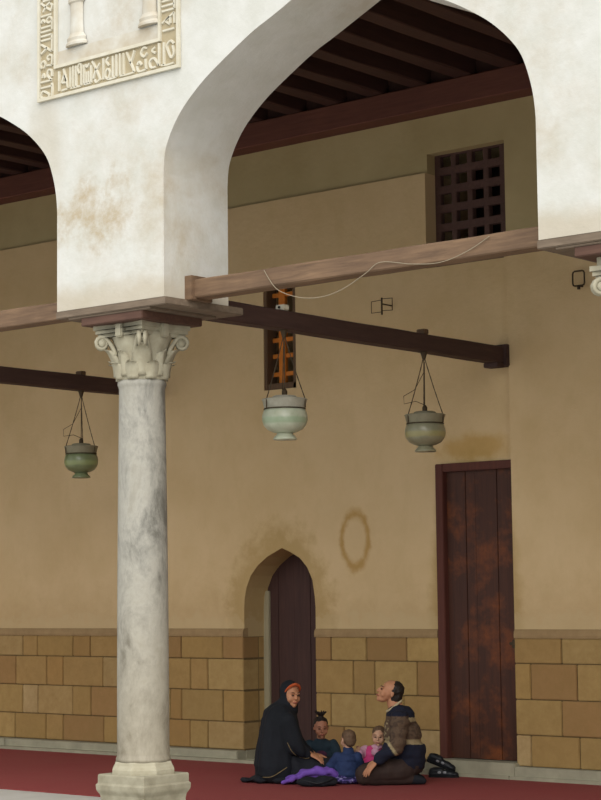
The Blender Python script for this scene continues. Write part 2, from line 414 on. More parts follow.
# marble step along the wall, threshold
bm = bmesh.new()
xs = [-22, -19.3, -17.1, -15.3, -13.4, -12.12]
for a, b in zip(xs, xs[1:]): box(bm, a+.003, b-.003, 13.44, 13.6, 0, .105, bev=.006)
box(bm, -12.4, -11.1, 13.56, 13.9, 0, .03, bev=.004)
xs = [-11.262, -10.2, -9.93]
for a, b in zip(xs, xs[1:]): box(bm, a+.003, b-.003, 13.44, 13.6, 0, .095, bev=.006)
xs = [-9.065, -7.6, -6.0, -4.2, -2]
for a, b in zip(xs, xs[1:]): box(bm, a+.003, b-.003, 13.40, 13.5, 0, .11, bev=.006)
xs = [-22, -17, -13.1, -10.9, -9.1, -7, -2]
for a, b in zip(xs, xs[1:]): box(bm, a+.002, b-.002, 13.37, 13.46, 0, .035, bev=.005)
struct(build('trim_2', bm, 'step'))
bm = bmesh.new(); box(bm, -9.925, -9.06, 13.40, 13.72, 0, .135, bev=.008); struct(build('trim_3', bm, 'step'))

# ---- end walls of the gallery
bm = bmesh.new(); box(bm, -21.3, -20.9, 8.9, 14.3, 0, 6.9); struct(build('wall_left', bm, 'ochre_up'))
bm = bmesh.new(); box(bm, 2.7, 3.1, 8.9, 14.3, 0, 6.9); struct(build('wall_right', bm, 'ochre_up'))

# ---- ceiling: boards, joists, wall plate
ceil = bpy.data.objects.new('ceiling', None); COL.objects.link(ceil); struct(ceil)
bm = bmesh.new(); box(bm, -21.2, 3, YB-.3, 14.3, 6.12, 6.25); build('boards', bm, 'ceil', ceil)
bm = bmesh.new()
rough_beam(bm, (-21, 13.47, 5.775), (3, 13.47, 5.775), .22, .225, n=60, amp=.006)
build('wall_plate', bm, 'plate', ceil)
bm = bmesh.new(); rough_beam(bm, (-21, 13.50, 5.95), (3, 13.50, 5.95), .10, .34, n=10, amp=.003); build('upper_plate', bm, 'joist', ceil)
jm = None; x = -20.7
while x < 2.5:
    if jm is None:
        bm = bmesh.new(); rough_beam(bm, (0, YB-.05, 6.005), (0, 13.45, 6.005), .17, .23, n=16, amp=.008, seed=3)
        o = build('joist', bm, 'joist', ceil); jm = o.data
    else:
        o = bpy.data.objects.new('joist', jm); COL.objects.link(o); o.parent = ceil
    o.location.x = x; x += .47
bm = bmesh.new(); box(bm, -21.3, 3.1, YF, 14.3, 6.9, 7.0); struct(build('ceiling_roof_slab', bm, 'ceil'))

# ================================================================== DOORS AND WINDOWS
# arched door
d1 = bpy.data.objects.new('door_1', None); COL.objects.link(d1); struct(d1); tag(d1, 'dark arched wooden door deep in the pointed doorway', 'door', kind='structure')
bm = bmesh.new()
xs = np.linspace(-12.16, -11.0, 7)
for i, (a, b) in enumerate(zip(xs, xs[1:])): box(bm, a+.001, b-.001, 13.855+.004*(i % 2), 13.91, .03, 2.05, bev=.002)
build('door_leaf', bm, 'arch_door', d1)
bm = bmesh.new(); box(bm, -12.16, -12.062, 13.825, 13.86, .03, 1.56, bev=.006); build('frame_post', bm, 'arch_post', d1)
# soffit/jamb plaster of the doorway is the wall prism itself; lower jamb marble
bm = bmesh.new(); box(bm, -12.32, -12.118, 13.56, 13.86, 0, .105, bev=.004); struct(build('trim_4', bm, 'step'))
# tall door
d2 = bpy.data.objects.new('door_2', None); COL.objects.link(d2); tag(d2, 'tall narrow dark brown plank door beside the right wall', 'door', kind='structure')
bm = bmesh.new()
box(bm, -9.895, -9.815, 13.52, 13.70, .135, 2.615, bev=.006); box(bm, -9.815, -9.08, 13.52, 13.70, 2.545, 2.615, bev=.006)
build('frame', bm, 'door_frame', d2)
bm = bmesh.new()
for i, (a, b) in enumerate(((-9.815, -9.62), (-9.62, -9.52), (-9.52, -9.30), (-9.30, -9.08))):
    box(bm, a+.001, b-.001, 13.575+(.006 if i % 2 else 0), 13.66, .14, 2.545, bev=.0025)
build('door_leaf', bm, 'door', d2)
bm = bmesh.new(); box(bm, -9.18, -9.08, 13.535, 13.575, 1.085, 1.11, bev=.004); box(bm, -9.11, -9.07, 13.47, 13.57, 1.06, 1.13, bev=.005); build('latch', bm, 'iron', d2)
# grille window
w1 = bpy.data.objects.new('window_1', None); COL.objects.link(w1); tag(w1, 'dark wooden grille window of square holes high in the wall', 'window', kind='structure')
bm = bmesh.new()
gx0, gx1, gz0, gz1 = -9.96, -9.14, 4.30, 5.345; nx_, nz_ = 5, 6
pw = .155; 
for x0, x1 in ((-9.285, -9.1), (-9.455, -9.40), (-9.625, -9.57), (-9.795, -9.74), (-9.98, -9.91)): box(bm, x0, x1, 13.70, 13.76, gz0, gz1+.02, bev=.005)
z = gz1+.045
while z > gz0-.05: box(bm, gx0, gx1+.04, 13.695, 13.75, z-.07, z, bev=.005); z -= .166
build('grille', bm, 'grille', w1)
# slit window
w2 = bpy.data.objects.new('window_2', None); COL.objects.link(w2); tag(w2, 'narrow slit window with orange wooden lattice behind middle lamp', 'window', kind='structure')
bm = bmesh.new()
box(bm, SL-.02, SL+.035, 13.56, 13.70, SZ0, SZ1, bev=.006); box(bm, SR-.055, SR+.005, 13.57, 13.78, SZ0, SZ1, bev=.006)
box(bm, SL, SR, 13.57, 13.78, SZ0, SZ0+.06, bev=.006); box(bm, SL, SR, 13.57, 13.78, SZ1-.06, SZ1, bev=.006)
build('window_frame', bm, 'slit_frame', w2)
bm = bmesh.new(); cxs = -11.66
box(bm, -11.735, -11.655, 13.63, 13.67, SZ0+.06, SZ1-.06, bev=.004)
for z in (4.29, 4.02, 3.87, 3.72, 3.55): box(bm, -11.82, -11.53, 13.64, 13.66, z-.02, z+.02, bev=.004)
build('lattice', bm, 'orange', w2)

# ================================================================== COLUMNS
def make_column(loc, label, group='marble columns of the arcade'):
    t = thing('marble_column', label, 'column', loc, 0, group)
    # pedestal
    bm = bmesh.new()
    def sq(prof):
        rings = []
        for h, z in prof: rings.append([bm.verts.new((sx*h, sy*h, z)) for sx, sy in ((-1, -1), (1, -1), (1, 1), (-1, 1))])
        for a, b in zip(rings, rings[1:]):
            for k in range(4): bm.faces.new((a[k], a[(k+1) % 4], b[(k+1) % 4], b[k]))
        bm.faces.new(rings[0][::-1]); bm.faces.new(rings[-1])
    sq([(.215, 0), (.215, .04), (.195, .06), (.195, .21), (.20, .24), (.215, .265), (.218, .275), (.220, .305), (.214, .312), (.210, .313), (.210, .365), (.205, .372)])
    bmesh.ops.bevel(bm, geom=bm.edges[:], offset=.003, segments=1, affect='EDGES')
    o = build('pedestal', bm, 'plinth', t)
    bm = bmesh.new()
    lathe(bm, [(.214, .37), (.216, .385), (.216, .402), (.208, .418), (.20, .43), (.196, .445), (.185, .452)], 8)
    bmesh.ops.rotate(bm, verts=bm.verts[:], cent=(0, 0, 0), matrix=Matrix.Rotation(PI/8, 3, 'Z'))
    build('base_moulding', bm, 'carved', t)
    bm = bmesh.new()
    prof = [(.178, .45), (.178, .47), (.171, .49)]
    for i in range(15): q = i/14; prof.append((.1705-.018*q**1.2 + .003*math.sin(q*PI), .5+2.38*q))
    prof += [(.157, 2.895), (.162, 2.905), (.162, 2.925), (.155, 2.935)]
    lathe(bm, prof, 48); build('shaft', bm, 'marble', t, True)
    # capital
    cap = None
    bm = bmesh.new()
    lathe(bm, [(.15, 2.93), (.158, 2.94), (.162, 3.05), (.172, 3.15), (.20, 3.22), (.20, 3.25)], 32)
    # two rows of acanthus leaves
    def leaf(ang, z0, h, w, out, curl):
        n = 9; cols = 7; grid = []
        for i in range(n+1):
            q = i/n; rr = .162+out*q**2.2; zz = z0+h*q
            if q > .75: zz = z0+h*(.75+(q-.75)*.6)-curl*(q-.75)*1.2; rr += curl*(q-.75)*1.5
            ww = w*(.72+.8*q if q < .35 else max(.06, 1-((q-.35)/.66)**2)**.55)
            row = []
            for j in range(cols):
                s = (j/(cols-1)-.5)*2; rib = .014*(1-abs(s))**1.5+.004*math.cos(s*PI*3)
                a = ang+s*ww/rr; row.append((rr+rib-.012*s*s, a, zz-.012*abs(s)*q))
            grid.append(row)
        def mk(off): return [[bm.verts.new(((r+off)*math.cos(a), (r+off)*math.sin(a), z)) for r, a, z in row] for row in grid]
        A, B = mk(.008), mk(-.008)
        for i in range(n):
            for j in range(cols-1):
                bm.faces.new((A[i][j], A[i][j+1], A[i+1][j+1], A[i+1][j])); bm.faces.new((B[i][j], B[i+1][j], B[i+1][j+1], B[i][j+1]))
        for i in range(n):
            bm.faces.new((A[i][0], A[i+1][0], B[i+1][0], B[i][0])); bm.faces.new((A[i][-1], B[i][-1], B[i+1][-1], A[i+1][-1]))
        for j in range(cols-1):
            bm.faces.new((A[0][j], B[0][j], B[0][j+1], A[0][j+1])); bm.faces.new((A[n][j], A[n][j+1], B[n][j+1], B[n][j]))
    for k in range(8): leaf(k*PI/4+PI/8, 2.94, .145, .064, .045, .045)
    for k in range(4): leaf(k*PI/2+PI/4, 2.96, .24, .075, .10, .055)
    for k in range(4): leaf(k*PI/2, 2.96, .20, .05, .03, .035)
    bm.verts.ensure_lookup_table()
    build('acanthus_leaves', bm, 'carved', t, True)
    for k in range(4):
        bm = bmesh.new(); a = PI/4+k*PI/2; rad = Vector((math.cos(a), math.sin(a), 0)); tan = Vector((-rad.y, rad.x, 0))
        for sgn in (-1, 1):
            pts = []; rs = []
            for i in range(30):   # stem rising from the bell then curling into a spiral
                q = i/29
                if q < .4:
                    u = q/.4; pr = .175+.075*u**1.6; pz = 3.10+.135*u
                else:
                    u = (q-.4)/.6; th = PI/2-u*PI*3.0; rr = .046*(1-u*.72); pr = .262+rr*math.cos(th); pz = 3.185+rr*math.sin(th)
                pts.append(rad*pr+tan*sgn*(.018+.035*(1-min(1, q*2.2)))+Vector((0, 0, pz))); rs.append(.015 if q < .5 else .013*(1.35-q*.7))
            tube(bm, pts, rs, 6)
        c = rad*.262+Vector((0, 0, 3.185)); tube(bm, [c-tan*.030, c+tan*.030], .024, 12)
        build('volute', bm, 'carved', t, True)
    # abacus with hollow sides and a boss in the middle of each
    bm = bmesh.new(); pts = []
    for k in range(4):
        a0 = PI/4+k*PI/2; 
        for q in np.linspace(-.46, .46, 9):
            am = a0+PI/4; s = q*2
            rr = .205-.0+.0*s; pts.append(Vector((math.cos(am), math.sin(am), 0))*(.178+.034*s*s)+Vector((-math.sin(am), math.cos(am), 0))*(.225*s))
    for (f, z0, z1) in ((.99, 3.222, 3.247), (1.05, 3.247, 3.272), (1.10, 3.272, 3.302)):
        a = [bm.verts.new((p.x*f, p.y*f, z0)) for p in pts]; b = [bm.verts.new((p.x*f, p.y*f, z1)) for p in pts]
        bm.faces.new(a[::-1]); bm.faces.new(b)
        for i in range(len(a)): bm.faces.new((a[i], a[(i+1) % len(a)], b[(i+1) % len(a)], b[i]))
    for k in range(4):
        v = box(bm, .165, .215, -.032, .032, 3.225, 3.325, bev=.008, rot=Matrix.Rotation(k*PI/2, 3, 'Z'), about=(0, 0, 0)) if False else None
        b2 = bmesh.new(); box(b2, .17, .225, -.032, .032, 3.212, 3.306, bev=.008); bmesh.ops.rotate(b2, verts=b2.verts[:], cent=(0, 0, 0), matrix=Matrix.Rotation(k*PI/2, 3, 'Z'))
        me = bpy.data.meshes.new('tmp'); b2.to_mesh(me); b2.free(); bm.from_mesh(me); bpy.data.meshes.remove(me)
    build('abacus', bm, 'carved', t)
    return t
def dup(root, loc, label):
    r = root.copy(); COL.objects.link(r); r.location = loc; r['label'] = label
    for ch in list(root.children):
        c = ch.copy(); COL.objects.link(c); c.parent = r
        for g in list(ch.children):
            e = g.copy(); COL.objects.link(e); e.parent = c
    return r
YC = 9.2
col0 = make_column((CX, YC, 0), 'pale marble column with leafy carved capital standing whole at left of the family')
def make_impost(loc, label):
    t = thing('wooden_impost', label, 'impost', loc, 0, 'wooden impost planks on the columns')
    bm = bmesh.new(); box(bm, -.51, .515, -.305, .44, 3.37, 3.418, bev=.005); build('upper_plank', bm, 'impost', t)
    bm = bmesh.new(); box(bm, -.40, .36, -.29, .34, 3.356, 3.372, bev=.003); build('middle_plank', bm, 'impost', t)
    bm = bmesh.new(); box(bm, -.285, .285, -.285, .285, 3.302, 3.358, bev=.005); build('lower_block', bm, 'impost_lo', t)
    return t
imp0 = make_impost((CX, YC, 0), 'stepped weathered planks capping the left marble column under the white pier')
for i, (cl, il) in {1: ('carved marble column cut off by the right edge, only its capital corner in view', 'stepped weathered planks under the white pier at the right edge'),
           -1: ('marble column of the next bay left, outside the view', 'impost planks of the next bay left, outside the view'),
           -2: ('marble column two bays left, outside the view', 'impost planks two bays left, outside the view'),
           2: ('marble column second to the right, outside the view', 'impost planks second to the right, outside the view')}.items():
    cc = dup(col0, (colx(i), YC, 0), cl); ii = dup(imp0, (colx(i), YC, 0), il)
    if i == 1:
        cc.scale.z = .985; bm = bmesh.new(); box(bm, -.20, .20, -.20, .20, 3.25, 3.304, bev=.004); build('packing_slab', bm, 'carved', ii)

# ================================================================== TIE BEAMS
def beam(name, label, p0, p1, w, h, mat, seed, n=20, amp=.006):
    t = thing(name, label, 'beam', p0); bm = bmesh.new(); rough_beam(bm, (0, 0, 0), Vector(p1)-Vector(p0), w, h, n, amp, seed=seed)
    build('timber', bm, mat, t); return t
tb = beam('tie_beam', 'weathered brown wooden tie beam spanning the main arch from pier to pier', (-8.62, 9.19, 3.487), (-5.78, 9.19, 3.487), .14, .118, 'beam_x', 1)
bm = bmesh.new(); box(bm, -.005, .06, -.10, .10, -.075, .085, bev=.004); build('end_plate', bm, 'beam_x', tb)
tb = beam('tie_beam', 'weathered wooden tie beam crossing the left arch from the column to the frame edge', (-12.72, 9.19, 3.475), (-9.62, 9.19, 3.475), .14, .125, 'beam_x', 5)
tr = beam('cross_beam', 'dark wooden cross beam from the left column back to the wall above the tall door', (-9.105, 9.50, 3.485), (-9.17, 13.46, 3.482), .125, .138, 'beam_y', 2)
bm = bmesh.new(); box(bm, -.15, .03, 3.94, 4.10, -.095, .085, bev=.005); box(bm, -.14, .0, 3.84, 3.95, -.11, -.07, bev=.005); build('wall_bracket', bm, 'beam_y', tr)
tr2 = beam('cross_beam', 'dark wooden cross beam at far left carrying the small green lamp', (-13.2, 9.50, 3.498), (-13.2, 13.56, 3.498), .125, .14, 'beam_y', 8)

# ================================================================== LAMPS
def make_lamp(loc, label, gl, rim, htop, R=.162, hang=0, loop=True):
    """loc: foot of the bowl; htop: height above it of the hook under the beam"""
    t = thing('hanging_lamp', label, 'lamp', loc, 0, 'glass lamps hung by chains from the beams')
    k = R/.162
    bm = bmesh.new()
    lathe(bm, [(.084, 0), (.086, .008), (.078, .02), (.06, .038), (.056, .05)], 32); build('foot', bm, gl, t, True)
    bm = bmesh.new()
    lathe(bm, [(.055*k, .048), (.085*k, .055), (.125*k, .075), (.15*k, .105), (.161*k, .14), (.161*k, .17), (.153*k, .2), (.142*k, .222)], 40); build('bowl', bm, gl, t, True)
    bm = bmesh.new()
    lathe(bm, [(.138*k, .215), (.143*k, .222), (.150*k, .25), (.158*k, .282), (.163*k, .29), (.155*k, .295), (.10, .288), (.09, .285)], 40); build('rim', bm, rim, t, True)
    bm = bmesh.new(); tube(bm, [(.146*k*math.cos(a), .146*k*math.sin(a), .222) for a in np.linspace(0, 2*PI, 33)[:-1]], .0045, 6, closed=True); build('wire_band', bm, 'iron', t, True)
    bm = bmesh.new(); lathe(bm, [(.085, .284), (.09, .29), (.088, .312), (.075, .318), (.02, .32)], 28); build('lid', bm, rim, t, True)
    bm = bmesh.new(); lathe(bm, [(.02, .315), (.02, .35), (.012, .365), (.006, .37)], 14); tube(bm, [(0, 0, .36), (.003, 0, htop-.08)], .004, 6); build('stem', bm, 'iron', t)
    for j in range(3):
        a = .1745+j*2*PI/3+hang; bm = bmesh.new(); e = Vector((.158*k*math.cos(a), .158*k*math.sin(a), .285)); tp = Vector((0, 0, htop-.03))
        pts = [e.lerp(tp, q) + Vector((0, 0, -.012*math.sin(q*PI))) for q in np.linspace(0, 1, 15)]
        tube(bm, [e+Vector((0, 0, -.06))]+pts, [.005, .004]+[.003 if i % 2 else .0042 for i in range(14)], 6); build('chain', bm, 'iron', t)
    bm = bmesh.new(); lathe(bm, [(.012, htop-.06), (.02, htop-.03), (.028, htop-.006), (.03, htop)], 12); build('hook', bm, 'iron', t)
    if loop:
        bm = bmesh.new(); pts = [Vector((0, 0, htop*.8)), Vector((-.06, -.05, htop*.62)), Vector((-.13, -.10, htop*.56)), Vector((-.12, -.11, htop*.48)), Vector((-.05, -.05, .40)), Vector((0, 0, .37))]
        tube(bm, pts, .0028, 5); build('loose_wire', bm, 'iron', t)
    return t
make_lamp((-13.2, 12.515, 2.617), 'small green glass lamp hanging left of the column from the far left beam', 'glass1', 'rim1', .81, .158)
make_lamp((-9.105, 10.635, 2.622), 'pale green bulbous lamp hanging in front of the slit window, the largest', 'glass2', 'rim2', .795, .165, hang=.12, loop=False)
make_lamp((-9.135, 12.365, 2.622), 'olive grey glass lamp hanging above the tall door', 'glass3', 'rim1', .79, .162)
def small_block(loc, label, mat):
    o = bmesh.new(); box(o, -.05, .05, -.04, .04, 0, .055, bev=.008); b = build('cable_insulator', o, mat); b.location = loc; b.scale = (.8, .8, .75)
    tag(b, label, 'insulator'); return b
b = small_block((-9.105, 10.62, 3.556), 'small white block sitting on the cross beam above the middle lamp', 'ceramic')
bm = bmesh.new(); lathe(bm, [(.012, 0), (.012, .03)], 10); bmesh.ops.rotate(bm, verts=bm.verts[:], cent=(0, 0, 0), matrix=Matrix.Rotation(PI/2, 3, 'X'))
h = build('dark_hole_plug', bm, 'void', b); h.location = (.0, -.02, .028)  # solid plug, the shade inside the hole is painted as its colour
small_block((-9.14, 12.36, 3.552), 'small dark block sitting on the cross beam above the olive lamp', 'slit_frame')
small_block((-13.2, 12.51, 3.568), 'small dark block sitting on the far left beam above the green lamp', 'slit_frame')

# cable looping along the tie beam
def spline(P, n=8):
    P = [Vector(p) for p in P]; out = []
    for i in range(len(P)-1):
        p0 = P[max(i-1, 0)]; p1 = P[i]; p2 = P[i+1]; p3 = P[min(i+2, len(P)-1)]
        for k in range(n):
            t = k/n; out.append(.5*((2*p1)+(p2-p0)*t+(2*p0-5*p1+4*p2-p3)*t*t+(3*p1-p0-3*p2+p3)*t**3))
    return out+[P[-1]]
bm = bmesh.new(); yc = 9.108
tube(bm, spline([(-7.957, yc, 3.535), (-7.86, yc, 3.41), (-7.72, yc, 3.345), (-7.578, yc, 3.317), (-7.44, yc, 3.32), (-7.303, yc, 3.354), (-7.15, yc, 3.42), (-7.033, yc, 3.474), (-6.8, yc, 3.435), (-6.594, yc, 3.421), (-6.4, yc, 3.465), (-6.25, yc, 3.53)]), .0024, 6)
tag(build('cable', bm, 'cable', None, True), 'thin pale cable sagging below the main tie beam', 'cable')

# wire brackets on the back wall
bm = bmesh.new()
def frame_wire(bm, pts, r=.0045): tube(bm, pts, r, 6, closed=True)
o0 = Vector((-10.345, 13.40, 3.965))
frame_wire(bm, [o0+Vector(v) for v in ((0, 0, 0), (-.115, .0, .0), (-.115, .0, .10), (0, 0, .105))])
frame_wire(bm, [o0+Vector(v) for v in ((0, 0, .01), (.115, .0, .005), (.115, .0, .11), (0, 0, .115))])
tube(bm, [o0+Vector((0, .17, .07)), o0+Vector((0, 0, .07))], .007, 6); tube(bm, [o0+Vector((0, 0, -.025)), o0+Vector((0, 0, .125))], .008, 8)
tag(build('wire_bracket', bm, 'iron'), 'double wire frame fixed to the wall above the cross beam', 'bracket')
bm = bmesh.new(); o0 = Vector((-8.35, 13.42, 3.975)); ww, hh, rr = .055, .12, .02
pts = []
for cx_, cz_, a0 in ((ww-rr, hh-rr, 0), (-ww+rr, hh-rr, PI/2), (-ww+rr, rr, PI), (ww-rr, rr, 3*PI/2)):
    for a in (0, PI/4, PI/2): pts.append(o0+Vector((cx_+rr*math.cos(a0+a), 0, cz_+rr*math.sin(a0+a))))
frame_wire(bm, pts, .007); tube(bm, [o0, o0+Vector((0, .07, 0))], .007, 6); tube(bm, [o0+Vector((0, 0, -.03)), o0], .014, 8)
tag(build('wire_bracket', bm, 'iron'), 'small single iron frame on the wall beside the right capital', 'bracket')

# ================================================================== CARVED PANEL on the arcade wall
pn = thing('relief_panel', 'carved plaster panel with raised inscription border high on the white wall', 'relief', (-9.795, 8.897, 4.88))
W, H, bw = 1.335, 1.22, .185
bm = bmesh.new()
for (x0, x1, z0, z1) in ((.022, W-.022, 0, .022), (0, .022, 0, H), (W-.022, W, 0, H), (bw, W-bw, .203, .225), (bw-.02, bw, .203, H), (W-bw, W-bw+.02, .203, H)):
    box(bm, x0, x1, -.022, 0, z0, z1)
build('border', bm, 'relief', pn)
bm = bmesh.new()
box(bm, .022, W-.022, -.004, 0, .022, .203); box(bm, .022, bw-.02, -.004, 0, .203, H); box(bm, W-bw+.02, W-.022, -.004, 0, .203, H)
build('band_ground', bm, 'relief_bg', pn)
# letters, traced as strokes in band coordinates (s along, t up)
def strokes(bm, org, ds, dt, L, T, segs, w=.010):
    for seg in segs:
        P = [Vector((a*L, b*T)) for a, b in seg]
        if len(P) > 2:
            Q = []; 
            for i in range(len(P)-1):
                p0 = P[max(i-1, 0)]; p1 = P[i]; p2 = P[i+1]; p3 = P[min(i+2, len(P)-1)]
                for k in range(4): t = k/4; Q.append(.5*((2*p1)+(p2-p0)*t+(2*p0-5*p1+4*p2-p3)*t*t+(3*p1-p0-3*p2+p3)*t**3))
            P = Q+[P[-1]]
        n = len(P); A = []; 
        for i, p in enumerate(P):
            d = (P[min(i+1, n-1)]-P[max(i-1, 0)]).normalized(); nn = Vector((-d.y, d.x)); a = p+nn*w; b = p-nn*w; 
            quad = []
            for (q, yy) in ((a, -.003), (p+nn*w*.6, -.016), (p-nn*w*.6, -.016), (b, -.003)):
                v = org+ds*q.x+dt*q.y; quad.append(bm.verts.new((v.x, yy, v.z)))
            A.append(quad)
        for a, b in zip(A, A[1:]):
            for k in range(4): bm.faces.new((a[k], a[(k+1) % 4], b[(k+1) % 4], b[k]))
        bm.faces.new(A[0]); bm.faces.new(A[-1][::-1])
bottom = [
 [(.985, .8), (.96, .95), (.93, .8), (.945, .5), (.965, .3), (.985, .45), (.975, .75)], [(.905, .08), (.905, .95)], [(.885, .1), (.93, .06), (.985, .08)],
 [(.865, .1), (.865, .97)], [(.84, .1), (.80, .12), (.79, .35), (.82, .45), (.845, .3), (.865, .1)], [(.84, .62), (.81, .75), (.835, .85)],
 [(.77, .9), (.74, .95), (.72, .75), (.745, .6), (.77, .72)], [(.76, .1), (.755, .5)], [(.76, .1), (.70, .08), (.685, .3)], [(.725, .3), (.705, .45), (.69, .35)],
 [(.665, .1), (.60, .08), (.545, .10)], [(.665, .1), (.60, .95)], [(.575, .1), (.575, .95)], [(.545, .1), (.545, .97)], [(.63, .45), (.65, .7), (.665, .95)],
 [(.515, .1), (.515, .97)], [(.485, .1), (.485, .95)], [(.515, .1), (.45, .08), (.42, .25), (.44, .5), (.46, .35), (.45, .1)], [(.455, .6), (.43, .8), (.45, .95)], [(.405, .12), (.405, .95)],
 [(.38, .12), (.36, .4), (.33, .75), (.31, .95)], [(.375, .8), (.355, .65), (.335, .5), (.32, .25)], [(.37, .15), (.345, .08), (.33, .2)],
 [(.30, .12), (.30, .8)], [(.28, .12), (.28, .6)], [(.26, .12), (.26, .6)], [(.24, .12), (.24, .9)], [(.30, .12), (.24, .12)], [(.285, .9), (.265, .78), (.25, .9)],
 [(.215, .1), (.215, .9), (.195, .96), (.185, .8), (.20, .6)], [(.17, .1), (.17, .95)], [(.145, .1), (.145, .97)], [(.12, .1), (.12, .95)], [(.215, .1), (.12, .1)],
 [(.10, .12), (.06, .95)], [(.10, .12), (.045, .10)], [(.045, .4), (.065, .7)], [(.068, .68), (.085, .42)], [(.08, .40), (.05, .40)], [(.02, .1), (.02, .9)]]
bm = bmesh.new()
strokes(bm, Vector((bw-.0, 0, .026)), Vector((1, 0, 0)), Vector((0, 0, 1)), W-bw-.035, .172, bottom)
side = [[(a, b) for a, b in s] for s in bottom]
strokes(bm, Vector((W-.032, 0, .24)), Vector((0, 0, 1)), Vector((-1, 0, 0)), 1.3, .13, [s for s in side if max(a for a, b in s) < .74])
strokes(bm, Vector((.148, 0, 1.0)), Vector((0, 0, -1)), Vector((-1, 0, 0)), 1.0, .126, [s for s in side if max(a for a, b in s) < .99])
strokes(bm, Vector((.148, 0, 1.2)), Vector((0, 0, -1)), Vector((-1, 0, 0)), 1.0, .126, [s for s in side if max(a for a, b in s) < .2])
build('inscription', bm, 'relief', pn)
# blind niche inside: recessed ground with two colonettes
bm = bmesh.new()
box(bm, bw, W-bw, -.006, 0, .225, .32)
build('niche_sill', bm, 'niche', pn)
for cxn in (.375, W-bw-.09):
    bm = bmesh.new()
    prof = [(.10, .33), (.10, .345), (.085, .36), (.09, .38), (.075, .395), (.065, .41), (.06, .5), (.06, .62), (.078, .63), (.078, .65), (.06, .665), (.058, .9), (.058, H)]
    n = 14
    rings = []
    for r0, z0 in prof: rings.append([bm.verts.new((cxn-r0*math.cos(PI*k/n), -.002-r0*.45*math.sin(PI*k/n), z0)) for k in range(n+1)])
    for a, b in zip(rings, rings[1:]):
        for k in range(n): bm.faces.new((a[k], a[k+1], b[k+1], b[k]))
    bm.faces.new(rings[0]); bm.faces.new(rings[-1][::-1])
    build('colonette', bm, 'niche', pn, False)

# ================================================================== CARPET
bm = bmesh.new(); box(bm, -20.6, 2.4, 10.575, 13.37, 0, .008, bev=.003)
tag(build('carpet', bm, 'carpet'), 'long plain red carpet covering the gallery floor to the wall', 'carpet')

# ================================================================== BLOB MODELLER for figures
_ico = bmesh.new(); bmesh.ops.create_icosphere(_ico, subdivisions=2, radius=1)
ICO_V = np.array([v.co[:] for v in _ico.verts]); ICO_F = [[v.index for v in f.verts] for f in _ico.faces]; _ico.free()
class Blob:
    def __init__(s): s.v = []; s.f = []; s.n = 0
    def ell(s, c, r, R=None):
        r = (r, r, r) if isinstance(r, (int, float)) else r
        P = ICO_V*np.array(r)
        if R is not None: P = P @ np.array(R).T
        P = P+np.array(c); s.v.extend(P.tolist()); s.f.extend([[i+s.n for i in f] for f in ICO_F]); s.n += len(P); return s
    def chain(s, pts, rs, flat=None):
        for (a, ra), (b, rb) in zip(zip(pts, rs), zip(pts[1:], rs[1:])):
            a = np.array(a, float); b = np.array(b, float); L = np.linalg.norm(b-a)
            s.ell(a, ra); s.ell(b, rb)
            if L < 1e-6: continue
            d = (b-a)/L; u = np.cross(d, (0, 0, 1) if abs(d[2]) < .9 else (1, 0, 0)); u /= np.linalg.norm(u); w = np.cross(d, u); N = 12
            for c, rr in ((a, ra), (b, rb)): s.v.extend([(c+(u*math.cos(2*PI*k/N)+w*math.sin(2*PI*k/N))*rr*1.02).tolist() for k in range(N)])
            m = s.n; s.f.extend([[m+k, m+(k+1) % N, m+N+(k+1) % N, m+N+k] for k in range(N)]); s.f.append([m+k for k in range(N)][::-1]); s.f.append([m+N+k for k in range(N)]); s.n += 2*N
        return s
    def mesh(s, name, mat, parent, voxel=.007, smooth=4, fold=None, tint=None, floor=None):
        me = bpy.data.meshes.new('raw'); me.from_pydata(s.v, [], s.f); ob = bpy.data.objects.new('raw', me); COL.objects.link(ob)
        md = ob.modifiers.new('r', 'REMESH'); md.mode = 'VOXEL'; md.voxel_size = voxel
        sm_ = ob.modifiers.new('s', 'SMOOTH'); sm_.factor = .5; sm_.iterations = smooth
        dg = bpy.context.evaluated_depsgraph_get(); dg.update()
        m2 = bpy.data.meshes.new_from_object(ob.evaluated_get(dg)); bpy.data.objects.remove(ob); bpy.data.meshes.remove(me)
        if fold:
            N = [v.normal.copy() for v in m2.vertices]; C = [v.co.copy() for v in m2.vertices]; out = []
            for c, n in zip(C, N): out.extend(c+n*fold(c))
            m2.vertices.foreach_set('co', out); m2.update()
        if floor is not None:
            A_ = np.empty(len(m2.vertices)*3); m2.vertices.foreach_get('co', A_); Z = A_[2::3]; Z[Z < floor] = floor+(Z[Z < floor]-floor)*.02; A_[2::3] = Z
            m2.vertices.foreach_set('co', A_); m2.update()
        m2.name = name; m2.materials.clear()
        if tint:
            ca = m2.color_attributes.new('tint', 'FLOAT_COLOR', 'POINT')
            for i, v in enumerate(m2.vertices): ca.data[i].color = tint(v.co)
        return link(name, m2, mat, parent, True)
def frame(forward, upv=(0, 0, 1)):
    f = Vector(forward).normalized(); u = Vector(upv); r = f.cross(u).normalized(); u = r.cross(f)
    return Matrix((r, f, u)).transposed()      # columns: right, forward, up
